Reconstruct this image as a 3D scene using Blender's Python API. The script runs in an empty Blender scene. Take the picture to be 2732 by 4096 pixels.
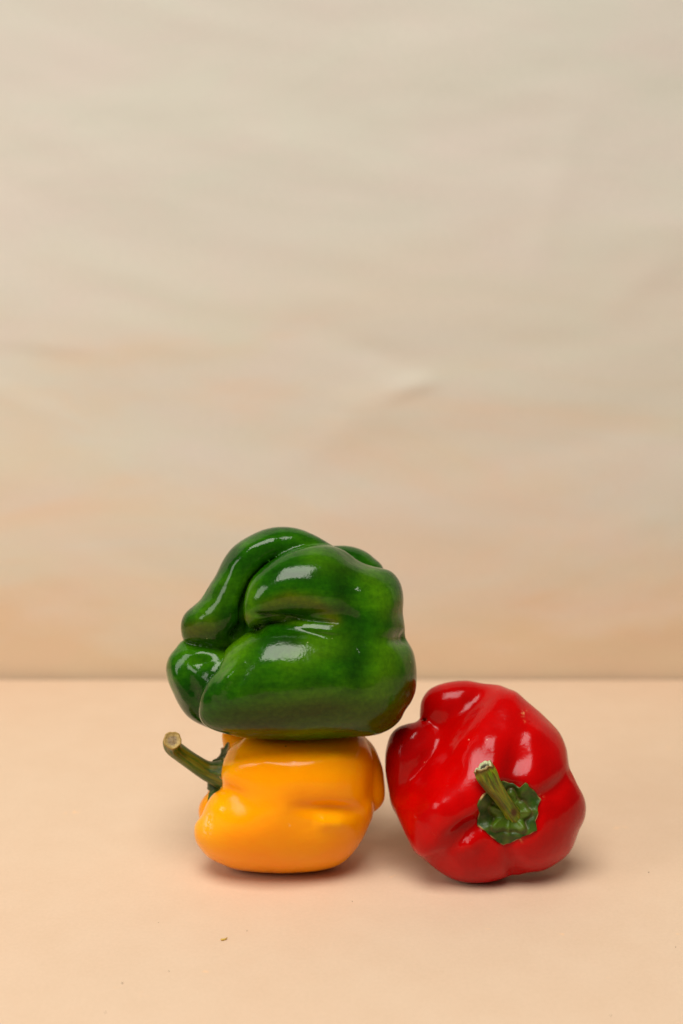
import bpy, math, random
import numpy as np
from mathutils import Vector, noise
from mathutils.bvhtree import BVHTree

random.seed(7)
S = bpy.context.scene
CM = 0.01                                   # everything below is laid out in centimetres

# ------------------------------------------------------------------ camera
PITCH = math.radians(10.0)
CAM = np.array([0.0, -53.5, 24.06])
FPX = 5689.0                                # focal length in photograph pixels (50 mm on a 36 mm tall frame)
FWD = np.array([0.0, math.cos(PITCH), -math.sin(PITCH)])
UPV = np.array([0.0, math.sin(PITCH), math.cos(PITCH)])
RIGHT = np.array([1.0, 0.0, 0.0])
cam_data = bpy.data.cameras.new('camera')
cam = bpy.data.objects.new('camera', cam_data)
S.collection.objects.link(cam)
cam.location = Vector(CAM) * CM
cam.rotation_euler = (math.radians(90) - PITCH, 0, 0)
cam_data.sensor_fit = 'VERTICAL'
cam_data.sensor_height = 36.0
cam_data.sensor_width = 24.0
cam_data.lens = 50.0
cam_data.clip_start = 0.01
cam_data.clip_end = 50
cam_data.dof.use_dof = True
cam_data.dof.focus_distance = 0.535
cam_data.dof.aperture_fstop = 6.3
S.camera = cam

# ------------------------------------------------------------------ world, lamps, exposure
world = bpy.data.worlds.new('World')
S.world = world
world.use_nodes = True
bg = world.node_tree.nodes['Background']
bg.inputs[0].default_value = (1.0, 0.97, 0.93, 1)
bg.inputs[1].default_value = 0.10
S.view_settings.view_transform = 'Standard'
S.view_settings.look = 'None'
S.view_settings.exposure = 0.0
S.view_settings.gamma = 1.0


def area_lamp(name, loc, target, sx, sy, power, col):
    ld = bpy.data.lights.new(name, 'AREA')
    ld.shape = 'RECTANGLE'
    ld.size, ld.size_y = sx * CM, sy * CM
    ld.energy = power
    ld.color = col
    o = bpy.data.objects.new(name, ld)
    S.collection.objects.link(o)
    o.location = Vector(loc) * CM
    d = (Vector(target) - Vector(loc)).normalized()
    o.rotation_euler = d.to_track_quat('-Z', 'Y').to_euler()
    return o


area_lamp('window_light', (-18, -68, 168), (0, 8, 8), 112, 92, 38.0, (1.0, 0.99, 0.97))
area_lamp('side_window_light', (-112, -62, 74), (0, 0, 7), 56, 62, 7.0, (1.0, 0.99, 0.97))


# ------------------------------------------------------------------ helpers
def ray(u, v):
    """direction through photograph pixel (u, v) per unit of depth."""
    return FWD + RIGHT * ((u - 1366.0) / FPX) - UPV * ((v - 2048.0) / FPX)


class Frame:
    """Local modelling frame of one pepper: x right, y down, c towards the viewer, in sketch units."""
    def __init__(s, ox, oy, scale, depth):
        s.ox, s.oy, s.s, s.d = ox, oy, scale, depth
        s.unit = depth / FPX * scale            # centimetres per sketch unit

    def pt(s, x, y, c=0.0):
        return CAM + (s.d - c * s.unit) * ray(s.ox + x * s.s, s.oy + y * s.s)

    def back(s, P):
        q = P - CAM
        t = q @ FWD
        u = (q @ RIGHT) / t * FPX + 1366.0
        v = -(q @ UPV) / t * FPX + 2048.0
        return (u - s.ox) / s.s, (v - s.oy) / s.s, (s.d - t) / s.unit


def smin(a, b, k):
    h = np.maximum(k - np.abs(a - b), 0.0) / k
    return np.minimum(a, b) - h * h * h * k / 6.0


def chain_dist(P, pts):
    """distance to a chain of round cones; pts = [(xyz, r), ...]"""
    best = None
    if len(pts) == 1:
        return np.linalg.norm(P - pts[0][0], axis=1) - pts[0][1]
    for (a, ra), (b, rb) in zip(pts[:-1], pts[1:]):
        ab = b - a
        t = np.clip(((P - a) @ ab) / (ab @ ab), 0, 1)
        t = t.astype(np.float32)
        d = np.sqrt(((P - a - t[:, None] * ab) ** 2).sum(1)) - (ra + (rb - ra) * (t * t * (3 - 2 * t)))
        best = d if best is None else smin(best, d, 0.5)
    return best


class Lobe:
    """A puffy solid: a traced outline in the sketch plane inflated like a cushion (Poisson height), about depth c0."""
    def __init__(s, poly, c0, kz=1.0, k=50, cell=6.0):
        p = np.asarray(poly, float)
        n = len(p); out = []
        for i in range(n):
            p0, p1, p2, p3 = p[i - 1], p[i], p[(i + 1) % n], p[(i + 2) % n]
            for t in (0.0, 0.25, 0.5, 0.75):
                out.append(0.5 * ((2 * p1) + (-p0 + p2) * t + (2 * p0 - 5 * p1 + 4 * p2 - p3) * t * t + (-p0 + 3 * p1 - 3 * p2 + p3) * t ** 3))
        q = np.array(out)
        s.k, s.kz = k, kz
        if np.isscalar(c0):
            s.cp = np.array([0.0, 0.0, c0])
        else:                                   # plane through (x, y, c) samples
            A = np.array([[x, y, 1.0] for x, y, c in c0]); bb = np.array([c for x, y, c in c0], float)
            s.cp = np.linalg.lstsq(A, bb, rcond=None)[0]
        m = 170.0
        s.x0, s.y0 = q.min(0) - m
        x1, y1 = q.max(0) + m
        s.cell = cell
        nx, ny = int((x1 - s.x0) / cell) + 2, int((y1 - s.y0) / cell) + 2
        X, Y = np.meshgrid(s.x0 + cell * np.arange(nx), s.y0 + cell * np.arange(ny), indexing='ij')
        ins = np.zeros(X.shape, bool); dist = np.full(X.shape, 1e9)
        for (ax, ay), (bx_, by_) in zip(q, np.roll(q, -1, 0)):
            if ay != by_:
                cr = ((ay > Y) != (by_ > Y)) & (X < (bx_ - ax) * (Y - ay) / (by_ - ay) + ax)
                ins ^= cr
            l2 = (bx_ - ax) ** 2 + (by_ - ay) ** 2 + 1e-9
            t = np.clip(((X - ax) * (bx_ - ax) + (Y - ay) * (by_ - ay)) / l2, 0, 1)
            dist = np.minimum(dist, np.hypot(X - ax - t * (bx_ - ax), Y - ay - t * (by_ - ay)))
        u = s.solve(ins, cell)
        # sub-cell boundary: never thicker than the distance to the outline allows
        R = math.sqrt(4 * u.max())
        s.R = R
        g = 4 * u
        out_v = -(2 * R * dist + dist * dist) * 0.9
        g = np.where(ins, g, out_v)
        for _ in range(2):
            g2 = g.copy()
            g2[1:-1, 1:-1] = (4 * g[1:-1, 1:-1] + 2 * (g[2:, 1:-1] + g[:-2, 1:-1] + g[1:-1, 2:] + g[1:-1, :-2]) + g[2:, 2:] + g[2:, :-2] + g[:-2, 2:] + g[:-2, :-2]) / 16
            g = g2
        s.g = g.astype(np.float32)

    @staticmethod
    def solve(ins, cell):
        u = None
        for f in (4, 2, 1):
            m = ins[::f, ::f]
            h2 = (cell * f) ** 2
            if u is None:
                u = np.zeros(m.shape)
            else:
                v = np.repeat(np.repeat(u, 2, 0), 2, 1)
                u = np.zeros(m.shape); a_, b_ = min(v.shape[0], m.shape[0]), min(v.shape[1], m.shape[1])
                u[:a_, :b_] = v[:a_, :b_]
            u[~m] = 0
            mi = m[1:-1, 1:-1]
            for _ in range({4: 700, 2: 260, 1: 160}[f]):
                w = 0.25 * (u[2:, 1:-1] + u[:-2, 1:-1] + u[1:-1, 2:] + u[1:-1, :-2] + h2)
                u[1:-1, 1:-1] = np.where(mi, w, 0)
        return u

    def __call__(s, x, y, c):
        fx = np.clip((x - s.x0) / s.cell, 0, s.g.shape[0] - 1.001)
        fy = np.clip((y - s.y0) / s.cell, 0, s.g.shape[1] - 1.001)
        i = fx.astype(np.int32); j = fy.astype(np.int32); fx = fx - i; fy = fy - j
        g = (s.g[i, j] * (1 - fx) + s.g[i + 1, j] * fx) * (1 - fy) + (s.g[i, j + 1] * (1 - fx) + s.g[i + 1, j + 1] * fx) * fy
        c0 = s.cp[0] * x + s.cp[1] * y + s.cp[2]
        return np.sqrt(np.maximum(((c - c0) / s.kz) ** 2 + s.R ** 2 - g, 0)) - s.R


class Field:
    """smooth union of lobes, minus hollows (chains of spheres), in sketch units turned to cm"""
    def __init__(s, fr, lobes, subs=(), floor=None, bounds=None, rest=None):
        s.fr, s.lobes, s.subs, s.floor, s.bb, s.rest = fr, lobes, subs, floor, bounds, rest

    def __call__(s, P):
        x, y, c = s.fr.back(P)
        x = x.astype(np.float32); y = y.astype(np.float32); c = c.astype(np.float32)
        d = None
        for L in s.lobes:
            e = L(x, y, c)
            d = e if d is None else smin(d, e, L.k)
        Q = np.stack([x, y, c], 1)
        for ch, k in s.subs:
            e = chain_dist(Q, [(np.array(p[:3], np.float32), p[3]) for p in ch])
            d = -smin(-d, e, k)
        d = d * s.fr.unit
        if s.floor is not None:
            d = -smin(-d, P[:, 2] - s.floor, 0.35)
        if s.rest is not None:                  # the soft flesh gives way where it rests on another pepper
            d = -smin(-d, s.rest(P) - 0.01, 0.25)
        return d

    def grad(s, P, e=0.06):
        g = np.empty((len(P), 3))
        for i in range(3):
            o = np.zeros(3); o[i] = e
            g[:, i] = (s(P + o) - s(P - o)) / (2 * e)
        n = np.linalg.norm(g, axis=1, keepdims=True)
        return g / np.maximum(n, 1e-6), n[:, 0]

    def bounds(s):
        x0, x1, y0, y1, c0, c1 = s.bb
        C = np.array([s.fr.pt(x, y, c) for x in (x0, x1) for y in (y0, y1) for c in (c0, c1)])
        return C.min(0), C.max(0)


def surface_nets(f, lo, hi, h):
    n = np.ceil((hi - lo) / h).astype(int) + 1
    ax = [lo[i] + h * np.arange(n[i]) for i in range(3)]
    V = np.empty(n, dtype=np.float32)
    Y, Z = np.meshgrid(ax[1], ax[2], indexing='ij')
    for i0 in range(0, n[0], 12):
        xs = ax[0][i0:i0 + 12]
        P = np.stack([np.repeat(xs, Y.size), np.tile(Y.ravel(), len(xs)), np.tile(Z.ravel(), len(xs))], 1)
        V[i0:i0 + 12] = f(P).reshape(len(xs), n[1], n[2])
    inside = V < 0
    c = np.zeros(n - 1, dtype=np.int8)
    for dx in (0, 1):
        for dy in (0, 1):
            for dz in (0, 1):
                c += inside[dx:n[0] - 1 + dx, dy:n[1] - 1 + dy, dz:n[2] - 1 + dz]
    act = (c > 0) & (c < 8)
    idx = -np.ones(act.shape, dtype=np.int64)
    cells = np.argwhere(act)
    idx[act] = np.arange(len(cells))
    acc = np.zeros((len(cells), 3)); cnt = np.zeros(len(cells))
    corners = [(a, b, d) for a in (0, 1) for b in (0, 1) for d in (0, 1)]
    for p in corners:
        for axis in range(3):
            if p[axis]:
                continue
            q = list(p); q[axis] = 1
            va = V[tuple((cells + p).T)]; vb = V[tuple((cells + q).T)]
            m = (va < 0) != (vb < 0)
            t = va[m] / (va[m] - vb[m])
            pos = np.tile(np.array(p, float), (m.sum(), 1)); pos[:, axis] += t
            acc[m] += pos; cnt[m] += 1
    verts = lo + h * (cells + acc / cnt[:, None])
    faces = []
    for axis in range(3):
        b, d = (axis + 1) % 3, (axis + 2) % 3
        sl0 = [slice(1, n[i] - 1) for i in range(3)]; sl1 = list(sl0)
        sl0[axis] = slice(0, n[axis] - 1); sl1[axis] = slice(1, n[axis])
        A, B = inside[tuple(sl0)], inside[tuple(sl1)]
        off = np.ones(3, int); off[axis] = 0
        for flip, m in ((False, A & ~B), (True, ~A & B)):
            e = np.argwhere(m) + off
            def cell(db, dd):
                q = e.copy(); q[:, b] -= db; q[:, d] -= dd
                return idx[tuple(q.T)]
            quad = np.stack([cell(1, 1), cell(0, 1), cell(0, 0), cell(1, 0)], 1)
            faces.append(quad[:, ::-1] if flip else quad)
    return verts, np.concatenate(faces)


def mesh_obj(name, verts, faces, mat, parent=None, smooth=True, origin=None, attrs=None):
    """verts in cm, world space; the object's origin goes to `origin`."""
    org = np.asarray(origin if origin is not None else (0, 0, 0), float)
    me = bpy.data.meshes.new(name)
    me.from_pydata(((np.asarray(verts) - org) * CM).tolist(), [], [list(map(int, f)) for f in faces])
    if attrs:
        for an, arr in attrs.items():
            a = me.attributes.new(an, 'FLOAT', 'POINT')
            a.data.foreach_set('value', np.asarray(arr, dtype=np.float32))
    me.update()
    if smooth:
        me.shade_smooth()
    if mat:
        me.materials.append(mat)
    o = bpy.data.objects.new(name, me)
    S.collection.objects.link(o)
    if parent is not None:
        o.parent = parent
        o.location = Vector((org - np.array(parent['_org'])) * CM) if '_org' in parent else Vector(org * CM)
    else:
        o.location = Vector(org * CM)
    return o


def root_empty(name, org, label, cat, group):
    o = bpy.data.objects.new(name, None)
    S.collection.objects.link(o)
    o.location = Vector(org) * CM
    o.empty_display_size = 0.02
    o['label'] = label; o['category'] = cat; o['group'] = group
    o['_org'] = [float(q) for q in org]
    return o


def poly_dist2(x, y, pts):
    """distance in the sketch plane to a polyline with per-point weight; returns (dist, weight)"""
    best = np.full(x.shape, 1e9); w = np.zeros(x.shape)
    if len(pts) == 1:
        return np.hypot(x - pts[0][0], y - pts[0][1]), np.full(x.shape, pts[0][2])
    for a, b in zip(pts[:-1], pts[1:]):
        ax, ay, aw = a; bx, by, bw = b
        l2 = (bx - ax) ** 2 + (by - ay) ** 2
        t = np.clip(((x - ax) * (bx - ax) + (y - ay) * (by - ay)) / l2, 0, 1)
        d = np.hypot(x - ax - t * (bx - ax), y - ay - t * (by - ay))
        m = d < best
        best = np.where(m, d, best); w = np.where(m, aw + (bw - aw) * t, w)
    return best, w


def spline(pts, n):
    """Catmull-Rom through rows of pts."""
    pts = np.asarray(pts, float)
    P = np.vstack([2 * pts[0] - pts[1], pts, 2 * pts[-1] - pts[-2]])
    out = []
    seg = len(pts) - 1
    for i in range(n):
        s = i / (n - 1) * seg
        k = min(int(s), seg - 1); t = s - k
        p0, p1, p2, p3 = P[k], P[k + 1], P[k + 2], P[k + 3]
        out.append(0.5 * ((2 * p1) + (-p0 + p2) * t + (2 * p0 - 5 * p1 + 4 * p2 - p3) * t * t + (-p0 + 3 * p1 - 3 * p2 + p3) * t ** 3))
    return np.array(out)


def build_flesh(fr, field, strokes, paint, h, steps=2):
    """mesh of the field, then sculpt strokes on the side that faces +c, then paint attributes."""
    lo, hi = field.bounds()
    if field.floor is not None:
        lo[2] = min(lo[2], field.floor - 0.3)
    V, F = surface_nets(field, lo, hi, h)
    for it in range(7):
        nb = np.zeros_like(V); ct = np.zeros(len(V))
        for a, b in ((0, 1), (1, 2), (2, 3), (3, 0)):
            np.add.at(nb, F[:, a], V[F[:, b]]); np.add.at(ct, F[:, a], 1)
            np.add.at(nb, F[:, b], V[F[:, a]]); np.add.at(ct, F[:, b], 1)
        V = V + (0.5 if it % 2 == 0 else -0.45) * (nb / ct[:, None] - V)
    g, gn = field.grad(V)
    view = CAM - V
    view /= np.linalg.norm(view, axis=1, keepdims=True)
    face = (g * view).sum(1)
    mask = np.clip((face + 0.05) / 0.35, 0, 1); mask = mask * mask * (3 - 2 * mask)
    x, y, c = fr.back(V)
    disp = np.zeros(len(V))
    for pts, width, prof, cmin in strokes:
        d, w = poly_dist2(x, y, pts)
        m = mask * np.clip((c - cmin) / 60.0, 0, 1)
        if prof == 'v':
            disp += w * np.maximum(0, 1 - d / width) ** 2 * m
        else:
            disp += w * np.exp(-(d / width) ** 2) * m
    V = V + g * (disp * fr.unit)[:, None]
    attrs = {}
    for name, items in paint.items():
        a = np.zeros(len(V))
        for pts, width, cmin in items:
            d, w = poly_dist2(x, y, pts)
            a = np.maximum(a, w * np.exp(-(d / width) ** 2) * np.clip((c - cmin) / 60, 0, 1) * (face > -0.2))
        attrs[name] = a
    return V, F, attrs


# ------------------------------------------------------------------ materials
def new_mat(name):
    m = bpy.data.materials.new(name)
    m.use_nodes = True
    nt = m.node_tree
    return m, nt, nt.nodes['Principled BSDF']


def noise_tex(nt, scale, detail=4, rough=0.55, vec=None, stretch=None, dist=0.0):
    n = nt.nodes.new('ShaderNodeTexNoise')
    n.inputs['Scale'].default_value = scale
    n.inputs['Detail'].default_value = detail
    n.inputs['Roughness'].default_value = rough
    n.inputs['Distortion'].default_value = dist
    tc = nt.nodes.new('ShaderNodeTexCoord')
    mp = nt.nodes.new('ShaderNodeMapping')
    nt.links.new(tc.outputs['Object'], mp.inputs[0])
    if stretch:
        mp.inputs['Scale'].default_value = stretch
    nt.links.new(mp.outputs[0], n.inputs['Vector'])
    return n


def ramp(nt, src, stops):
    r = nt.nodes.new('ShaderNodeValToRGB')
    while len(r.color_ramp.elements) < len(stops):
        r.color_ramp.elements.new(0.5)
    for e, (p, c) in zip(r.color_ramp.elements, stops):
        e.position = p
        e.color = (*c, 1) if len(c) == 3 else c
    nt.links.new(src, r.inputs[0])
    return r.outputs[0]


def mix(nt, a, b, fac, mode='MIX'):
    m = nt.nodes.new('ShaderNodeMix')
    m.data_type = 'RGBA'; m.blend_type = mode
    for sock, val in ((m.inputs[6], a), (m.inputs[7], b), (m.inputs[0], fac)):
        if isinstance(val, bpy.types.NodeSocket):
            nt.links.new(val, sock)
        elif isinstance(val, (int, float)):
            sock.default_value = val
        else:
            sock.default_value = (*val, 1)
    return m.outputs[2]


def math_node(nt, op, a, b=0.0, clamp=False):
    m = nt.nodes.new('ShaderNodeMath'); m.operation = op; m.use_clamp = clamp
    for sock, val in ((m.inputs[0], a), (m.inputs[1], b)):
        if isinstance(val, bpy.types.NodeSocket):
            nt.links.new(val, sock)
        else:
            sock.default_value = val
    return m.outputs[0]


def attr(nt, name):
    a = nt.nodes.new('ShaderNodeAttribute'); a.attribute_name = name
    return a.outputs['Fac']


def bump(nt, bsdf, h, strength, dist, slot='Normal', prev=None):
    b = nt.nodes.new('ShaderNodeBump')
    b.inputs['Strength'].default_value = strength
    b.inputs['Distance'].default_value = dist
    nt.links.new(h, b.inputs['Height'])
    if prev is not None:
        nt.links.new(prev, b.inputs['Normal'])
    nt.links.new(b.outputs[0], bsdf.inputs[slot])
    return b.outputs[0]


def specks(nt, base, col, scale, thresh, amount=1.0):
    v = nt.nodes.new('ShaderNodeTexVoronoi')
    v.inputs['Scale'].default_value = scale
    tc = nt.nodes.new('ShaderNodeTexCoord')
    nt.links.new(tc.outputs['Object'], v.inputs['Vector'])
    near = math_node(nt, 'LESS_THAN', v.outputs['Distance'], thresh)
    sep = nt.nodes.new('ShaderNodeSeparateColor')
    nt.links.new(v.outputs['Color'], sep.inputs[0])
    some = math_node(nt, 'GREATER_THAN', sep.outputs[0], 1.0 - amount)
    return mix(nt, base, col, math_node(nt, 'MULTIPLY', near, some))


def flesh_common(nt, b, rough, level, ripple=0.0006):
    b.inputs['Roughness'].default_value = rough
    b.inputs['IOR'].default_value = 1.45
    b.inputs['Specular IOR Level'].default_value = level
    n1 = noise_tex(nt, 230, 3, 0.5)
    n2 = noise_tex(nt, 1300, 2, 0.5)
    s = math_node(nt, 'ADD', n1.outputs[0], math_node(nt, 'MULTIPLY', n2.outputs[0], 0.22))
    bump(nt, b, s, 0.25, ripple)
    # waxy bloom: the gloss varies a little over the skin
    r = nt.nodes.new('ShaderNodeMapRange')
    nt.links.new(noise_tex(nt, 90, 3, 0.6).outputs[0], r.inputs[0])
    r.inputs[1].default_value = 0.3; r.inputs[2].default_value = 0.7
    r.inputs[3].default_value = rough - 0.03; r.inputs[4].default_value = rough + 0.05
    nt.links.new(r.outputs[0], b.inputs['Roughness'])


def green_flesh():
    m, nt, b = new_mat('green_pepper_skin')
    n = noise_tex(nt, 42, 6, 0.62, stretch=(0.40, 1, 1.4), dist=0.3)
    c = ramp(nt, n.outputs[0], [(0.34, (0.0022, 0.028, 0.0001)), (0.52, (0.010, 0.074, 0.0002)), (0.70, (0.038, 0.150, 0.0003))])
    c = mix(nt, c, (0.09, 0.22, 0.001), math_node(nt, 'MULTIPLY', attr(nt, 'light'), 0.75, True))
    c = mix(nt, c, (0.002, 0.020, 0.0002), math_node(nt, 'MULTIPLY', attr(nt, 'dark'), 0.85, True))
    c = mix(nt, c, (0.12, 0.10, 0.001), math_node(nt, 'MULTIPLY', attr(nt, 'ripe'), 0.9, True))
    c = mix(nt, c, (0.042, 0.034, 0.0003), math_node(nt, 'MULTIPLY', attr(nt, 'table_reflection'), 0.9, True))  # brown reflection of the table painted into the underside colour
    fine = noise_tex(nt, 500, 3, 0.6)
    c = mix(nt, c, ramp(nt, fine.outputs[0], [(0.3, (0.72, 0.78, 0.7)), (0.7, (1.18, 1.15, 1.1))]), 1.0, 'MULTIPLY')
    c = specks(nt, c, (0.30, 0.32, 0.12), 330, 0.085, 0.05)
    nt.links.new(c, b.inputs['Base Color'])
    flesh_common(nt, b, 0.095, 0.30)
    b.inputs['Specular Tint'].default_value = (1.0, 0.97, 0.90, 1)
    b.inputs['Subsurface Weight'].default_value = 0.06
    b.inputs['Subsurface Radius'].default_value = (0.3, 1.0, 0.1)
    b.inputs['Subsurface Scale'].default_value = 0.002
    return m


def yellow_flesh():
    m, nt, b = new_mat('yellow_pepper_skin')
    n = noise_tex(nt, 34, 6, 0.66, stretch=(0.5, 1, 1.3), dist=0.3)
    c = ramp(nt, n.outputs[0], [(0.3, (1.0, 0.30, 0.0)), (0.7, (1.0, 0.37, 0.0))])
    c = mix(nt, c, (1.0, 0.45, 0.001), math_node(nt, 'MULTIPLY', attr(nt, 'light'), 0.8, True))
    c = mix(nt, c, (0.85, 0.62, 0.30), math_node(nt, 'MULTIPLY', attr(nt, 'scar'), ramp(nt, noise_tex(nt, 420, 4, 0.7).outputs[0], [(0.46, (0, 0, 0)), (0.56, (1, 1, 1))]), True))
    c = specks(nt, c, (0.55, 0.16, 0.01), 120, 0.06, 0.07)
    nt.links.new(c, b.inputs['Base Color'])
    flesh_common(nt, b, 0.15, 0.22)
    b.inputs['Subsurface Weight'].default_value = 0.3
    b.inputs['Subsurface Radius'].default_value = (1.0, 0.35, 0.03)
    b.inputs['Subsurface Scale'].default_value = 0.009
    return m


def red_flesh():
    m, nt, b = new_mat('red_pepper_skin')
    n = noise_tex(nt, 40, 6, 0.66, dist=0.4)
    c = ramp(nt, n.outputs[0], [(0.32, (0.36, 0.0002, 0.0002)), (0.68, (0.52, 0.0005, 0.0004))])
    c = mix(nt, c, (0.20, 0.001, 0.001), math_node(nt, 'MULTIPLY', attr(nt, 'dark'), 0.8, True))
    sc = ramp(nt, noise_tex(nt, 520, 4, 0.7).outputs[0], [(0.50, (0, 0, 0)), (0.58, (1, 1, 1))])
    c = mix(nt, c, (0.70, 0.26, 0.10), math_node(nt, 'MULTIPLY', attr(nt, 'scar'), sc, True))
    c = specks(nt, c, (0.60, 0.30, 0.18), 300, 0.07, 0.035)
    nt.links.new(c, b.inputs['Base Color'])
    flesh_common(nt, b, 0.14, 0.20)
    b.inputs['Subsurface Weight'].default_value = 0.12
    b.inputs['Subsurface Radius'].default_value = (1.0, 0.06, 0.04)
    b.inputs['Subsurface Scale'].default_value = 0.004
    return m


def stem_mat(name, green, olive, brown, brown_amt, streaks=True):
    m, nt, b = new_mat(name)
    n = noise_tex(nt, 1.0, 5, 0.65)
    bn = noise_tex(nt, 0.7, 5, 0.7)
    if streaks:                                 # fibres run along the stem
        cb = nt.nodes.new('ShaderNodeCombineXYZ')
        for i_, q_ in enumerate(('fibre_x', 'fibre_y', 'fibre_z')):
            nt.links.new(attr(nt, q_), cb.inputs[i_])
        nt.links.new(cb.outputs[0], n.inputs['Vector']); nt.links.new(cb.outputs[0], bn.inputs['Vector'])
        n.inputs['Scale'].default_value = 2.6; bn.inputs['Scale'].default_value = 1.5
    else:
        n.inputs['Scale'].default_value = 160; bn.inputs['Scale'].default_value = 120
    c = ramp(nt, n.outputs[0], [(0.38, green), (0.60, olive)])
    f = math_node(nt, 'MULTIPLY', ramp(nt, bn.outputs[0], [(0.48, (0, 0, 0)), (0.58, (1, 1, 1))]), brown_amt)
    f = math_node(nt, 'MAXIMUM', f, attr(nt, 'brown'), True)
    c = mix(nt, c, (0.085, 0.155, 0.003), attr(nt, 'pale'))
    c = mix(nt, c, brown, f)
    c = mix(nt, c, (0.75, 0.42, 0.16), attr(nt, 'dry'))
    nt.links.new(c, b.inputs['Base Color'])
    b.inputs['Roughness'].default_value = 0.40
    b.inputs['Specular IOR Level'].default_value = 0.32
    bump(nt, b, noise_tex(nt, 900, 4, 0.6).outputs[0], 0.5, 0.0004)
    return m


def cut_mat(name, rim, core):
    m, nt, b = new_mat(name)
    n = noise_tex(nt, 620, 5, 0.7)
    t = math_node(nt, 'ADD', attr(nt, 'rim'), math_node(nt, 'MULTIPLY', math_node(nt, 'SUBTRACT', n.outputs[0], 0.5), 1.6))
    c = ramp(nt, t, [(0.1, core), (0.5, tuple(0.5 * (p + q) for p, q in zip(core, rim))), (0.8, rim)])
    c = mix(nt, c, ramp(nt, noise_tex(nt, 1500, 4, 0.7).outputs[0], [(0.3, (0.55, 0.5, 0.45)), (0.7, (1.2, 1.2, 1.2))]), 1.0, 'MULTIPLY')
    nt.links.new(c, b.inputs['Base Color'])
    b.inputs['Roughness'].default_value = 0.6
    bump(nt, b, n.outputs[0], 0.8, 0.0006)
    return m


def paper_mat():
    m, nt, b = new_mat('peach_paper')
    n = noise_tex(nt, 5, 4, 0.5)
    c = ramp(nt, n.outputs[0], [(0.35, (0.648, 0.455, 0.303)), (0.65, (0.650, 0.470, 0.316))])
    f = noise_tex(nt, 650, 5, 0.75)
    c = mix(nt, c, ramp(nt, f.outputs[0], [(0.3, (0.965, 0.962, 0.955)), (0.7, (1.03, 1.032, 1.035))]), 1.0, 'MULTIPLY')
    g_ = noise_tex(nt, 45, 5, 0.65)
    c = mix(nt, c, ramp(nt, g_.outputs[0], [(0.35, (0.985, 0.975, 0.965)), (0.65, (1.01, 1.015, 1.02))]), 1.0, 'MULTIPLY')
    # small yellowish stains
    st = ramp(nt, noise_tex(nt, 70, 3, 0.6).outputs[0], [(0.70, (0, 0, 0)), (0.76, (1, 1, 1))])
    c = mix(nt, c, (0.86, 0.52, 0.25), math_node(nt, 'MULTIPLY', st, 0.45))
    nt.links.new(c, b.inputs['Base Color'])
    b.inputs['Roughness'].default_value = 0.62
    b.inputs['Specular IOR Level'].default_value = 0.3
    bump(nt, b, f.outputs[0], 0.25, 0.0002)
    return m


def cloth_mat():
    m, nt, b = new_mat('beige_backdrop_cloth')
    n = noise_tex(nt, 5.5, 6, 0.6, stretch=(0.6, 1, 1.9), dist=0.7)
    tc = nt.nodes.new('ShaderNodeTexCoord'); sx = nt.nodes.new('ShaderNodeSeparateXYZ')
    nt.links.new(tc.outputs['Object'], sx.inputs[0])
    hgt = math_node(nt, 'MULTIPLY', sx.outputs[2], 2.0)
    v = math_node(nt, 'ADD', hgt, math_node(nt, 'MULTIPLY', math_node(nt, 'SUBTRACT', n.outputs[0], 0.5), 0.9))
    c = ramp(nt, v, [(0.04, (0.635, 0.460, 0.295)), (0.15, (0.64, 0.50, 0.360)), (0.35, (0.60, 0.54, 0.440)), (0.55, (0.598, 0.552, 0.470)), (0.78, (0.56, 0.518, 0.440))])  # table's warm bounce painted into the lower cloth, greyer towards the top
    m2 = noise_tex(nt, 16, 5, 0.6, stretch=(0.6, 1, 1.5), dist=0.5)
    c = mix(nt, c, ramp(nt, m2.outputs[0], [(0.35, (0.985, 1.01, 0.985)), (0.65, (1.02, 0.985, 0.985))]), 1.0, 'MULTIPLY')
    f = noise_tex(nt, 900, 3, 0.7)
    c = mix(nt, c, ramp(nt, f.outputs[0], [(0.3, (0.965, 0.965, 0.965)), (0.7, (1.03, 1.03, 1.03))]), 1.0, 'MULTIPLY')
    nt.links.new(c, b.inputs['Base Color'])
    b.inputs['Roughness'].default_value = 0.85
    b.inputs['Specular IOR Level'].default_value = 0.15
    return m


# ------------------------------------------------------------------ setting: paper-covered tabletop and hanging cloth
paper = paper_mat()
TX, TY0, TY1 = 75.0, -70.0, 26.6
bx = [(-TX, TY0, 0), (TX, TY0, 0), (TX, TY1, 0), (-TX, TY1, 0)]
vb = [(x, y, z) for z in (-2.5, 0) for x, y, _ in bx]
tabletop = mesh_obj('tabletop', vb, [(3, 2, 1, 0), (4, 5, 6, 7), (0, 1, 5, 4), (1, 2, 6, 5), (2, 3, 7, 6), (3, 0, 4, 7)], paper, smooth=False)
tabletop['kind'] = 'structure'
bv = tabletop.modifiers.new('bevel', 'BEVEL'); bv.width = 0.0015; bv.segments = 3


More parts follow.
